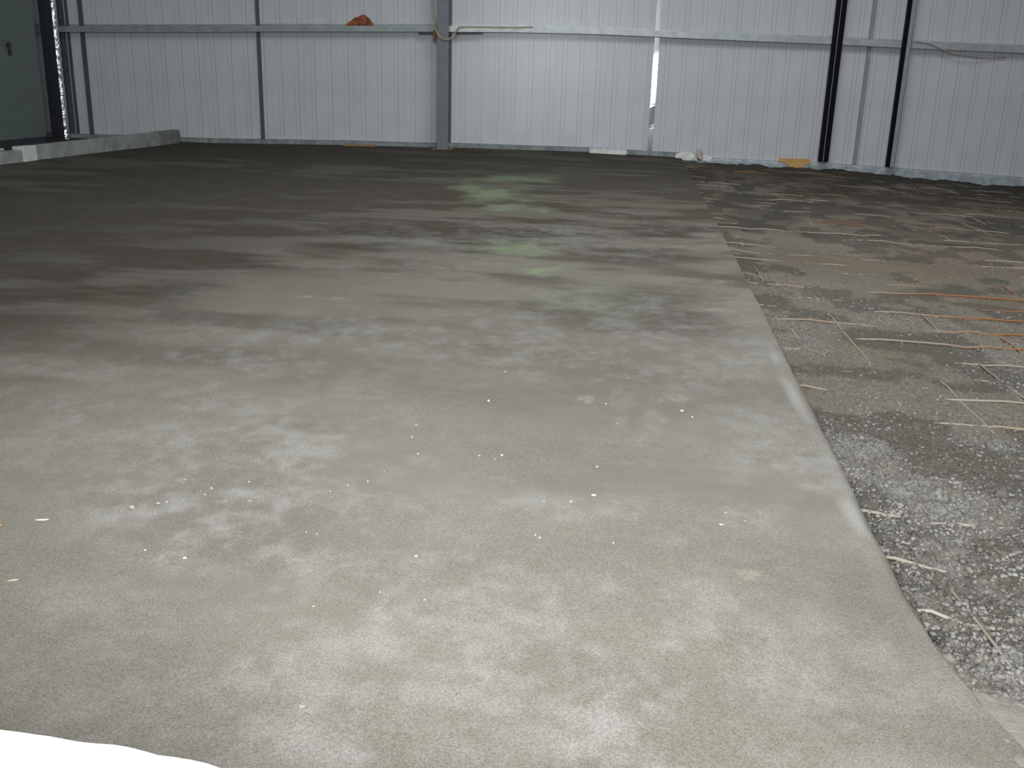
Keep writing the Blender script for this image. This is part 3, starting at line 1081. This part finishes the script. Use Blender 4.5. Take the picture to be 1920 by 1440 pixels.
# ------------------------------------------------------------------ white ragged upstand by the photographer
mb = MB()
zt = 0.30
n = 90
rowsY = [0.55, 0.75, 0.95, 1.12, 1.22, 1.27]
top = []
for i in range(n):
    x = -2.4 + 2.6 * i / (n - 1)
    ye = 1.334 - 0.0767 * (x + 1.03) + 0.016 * (float(fbm(np.array([x * 7]), np.array([0.0]), 950, 5, 0.65)[0]) - 0.5) * 2
    col_ = []
    for y in rowsY:
        col_.append((x, y, zt + 0.004 * (float(fbm(np.array([x * 9]), np.array([y * 9]), 960, 3)[0]) - 0.5)))
    col_ += [(x, ye - 0.02, zt), (x, ye - 0.004, zt - 0.003), (x, ye, zt - 0.014), (x, ye - 0.004, zt - 0.1), (x, ye - 0.002, -0.02), (x, 0.55, -0.02)]
    top.append(col_)
m_ = len(top[0])
for c_ in top: mb.v += c_
for i in range(n - 1):
    for k in range(m_):
        l = (k + 1) % m_
        mb.f.append((i * m_ + k, (i + 1) * m_ + k, (i + 1) * m_ + l, i * m_ + l))
mb.f.append(tuple(range(m_)))
mb.f.append(tuple((n - 1) * m_ + k for k in range(m_)))
o = mb.build('upstand', M['white_block'], None, (0, 0, 0), 0)
tag(o, 'white ragged-edged concrete upstand at the bottom left corner', 'upstand')


# ------------------------------------------------------------------ crumbs on the slab
def sz(x, y):
    return float(slab_base(np.array([x]), np.array([y]))[0])


def px(xp, yp):
    """slab point lying under a spot measured in the photograph"""
    d = fw + ((xp - 960) * rt + (720 - yp) * up) / F_PX
    t_ = -CAM_H / d.z
    x, y = d.x * t_, d.y * t_
    return x, y, t_


def chip(xp, yp, wpx, m, label, name='chip', cat='chip', group=None, sq=(1, 0.8, 0.6), rz=0.0, seed=0):
    x, y, t_ = px(xp, yp)
    r = 0.42 * wpx * t_ / F_PX
    return rock(name, m, r, (x, y, sz(x, y)), label, cat, seed, sq, group, rz, 2 if wpx > 5 else 1)


chip(248, 954, 13, M['chip_grey'], 'largest grey crumb of concrete on the left of the slab', 'concrete_crumb', 'crumb', seed=1)
chip(297, 945, 10, M['chip_grey'], 'flat grey crumb right of the largest crumb on the slab', 'concrete_crumb', 'crumb', sq=(1.3, 0.8, 0.35), seed=2)
chip(347, 1049, 8, M['chip_white'], 'round white pebble on the left of the slab', 'pebble', 'pebble', seed=3)
chip(273, 1034, 6, M['chip_white'], 'white chip just left of the round white pebble', seed=4)
chip(78, 976, 26, M['chip_white'], 'long white sliver on the slab near the left edge', 'sliver', 'sliver', sq=(1.1, 0.2, 0.12), rz=0.35, seed=5)
chip(24, 1090, 20, M['chip_cream'], 'cream sliver on the slab at the left edge', 'sliver', 'sliver', sq=(1.2, 0.25, 0.15), rz=0.45, seed=6)
chip(2, 986, 14, M['chip_brown'], 'brown flake on the slab cut by the left edge', 'flake', 'flake', sq=(1, 1, 0.3), seed=7)
chip(1113, 930, 13, M['chip_cream'], 'cream flat crumb in the middle of the slab', 'concrete_crumb', 'crumb', sq=(1, 0.6, 0.4), seed=8)
chip(1278, 770, 9, M['chip_cream'], 'cream crumb alone on the slab towards the rough ground', 'concrete_crumb', 'crumb', sq=(1, 0.8, 0.5), seed=9)
chip(916, 752, 6, M['chip_white'], 'white crumb above the muddy scuff in the middle of the slab', 'concrete_crumb', 'crumb', sq=(0.8, 0.8, 1), seed=10)
chip(780, 1045, 7, M['chip_white'], 'white chip in the middle of the near slab', seed=11)
chip(796, 1127, 9, M['chip_white'], 'thin white splinter on the near slab', 'splinter', 'splinter', sq=(1, 0.25, 0.25), rz=0.9, seed=12)
chip(588, 1140, 6, M['chip_cream'], 'small cream chip on the mottled near left slab', seed=13)
chip(1352, 986, 10, M['chip_cream'], 'cream crumb on the slab beside a pale scuff, near the pour edge', 'concrete_crumb', 'crumb', sq=(1, 0.8, 0.4), seed=14)
chip(566, 1326, 15, M['chip_grey'], 'flat grey flake on the slab near the bottom of the photo', 'flake', 'flake', sq=(1, 0.8, 0.22), seed=15)
for i, (a_, b_, s_) in enumerate([(780, 797, 5), (773, 820, 4.5), (948, 696, 4), (1119, 876, 5), (1158, 794, 5), (1298, 781, 4), (899, 855, 5), (941, 854, 6), (929, 861, 4), (690, 904, 4.5), (652, 911, 4), (468, 941, 4),
                                  (619, 923, 4.5), (713, 1113, 4.5), (1004, 1005, 5), (1012, 1010, 5), (347, 901, 4.5), (397, 917, 5), (385, 929, 4.5), (313, 943, 4), (423, 940, 4), (467, 905, 4), (784, 851, 4),
                                  (1360, 962, 4), (1397, 979, 4), (1150, 1020, 4), (574, 1000, 4), (595, 1003, 4), (721, 886, 4), (1020, 941, 4), (1070, 942, 5), (1136, 756, 4)]):
    chip(a_, b_, s_, M['chip_white'] if i % 4 else M['chip_cream'], 'tiny pale chip of grit scattered on the concrete slab', 'grit_chip', 'chip', 'tiny chips of grit on the slab', sq=(1, 0.9, 0.8), seed=50 + i)
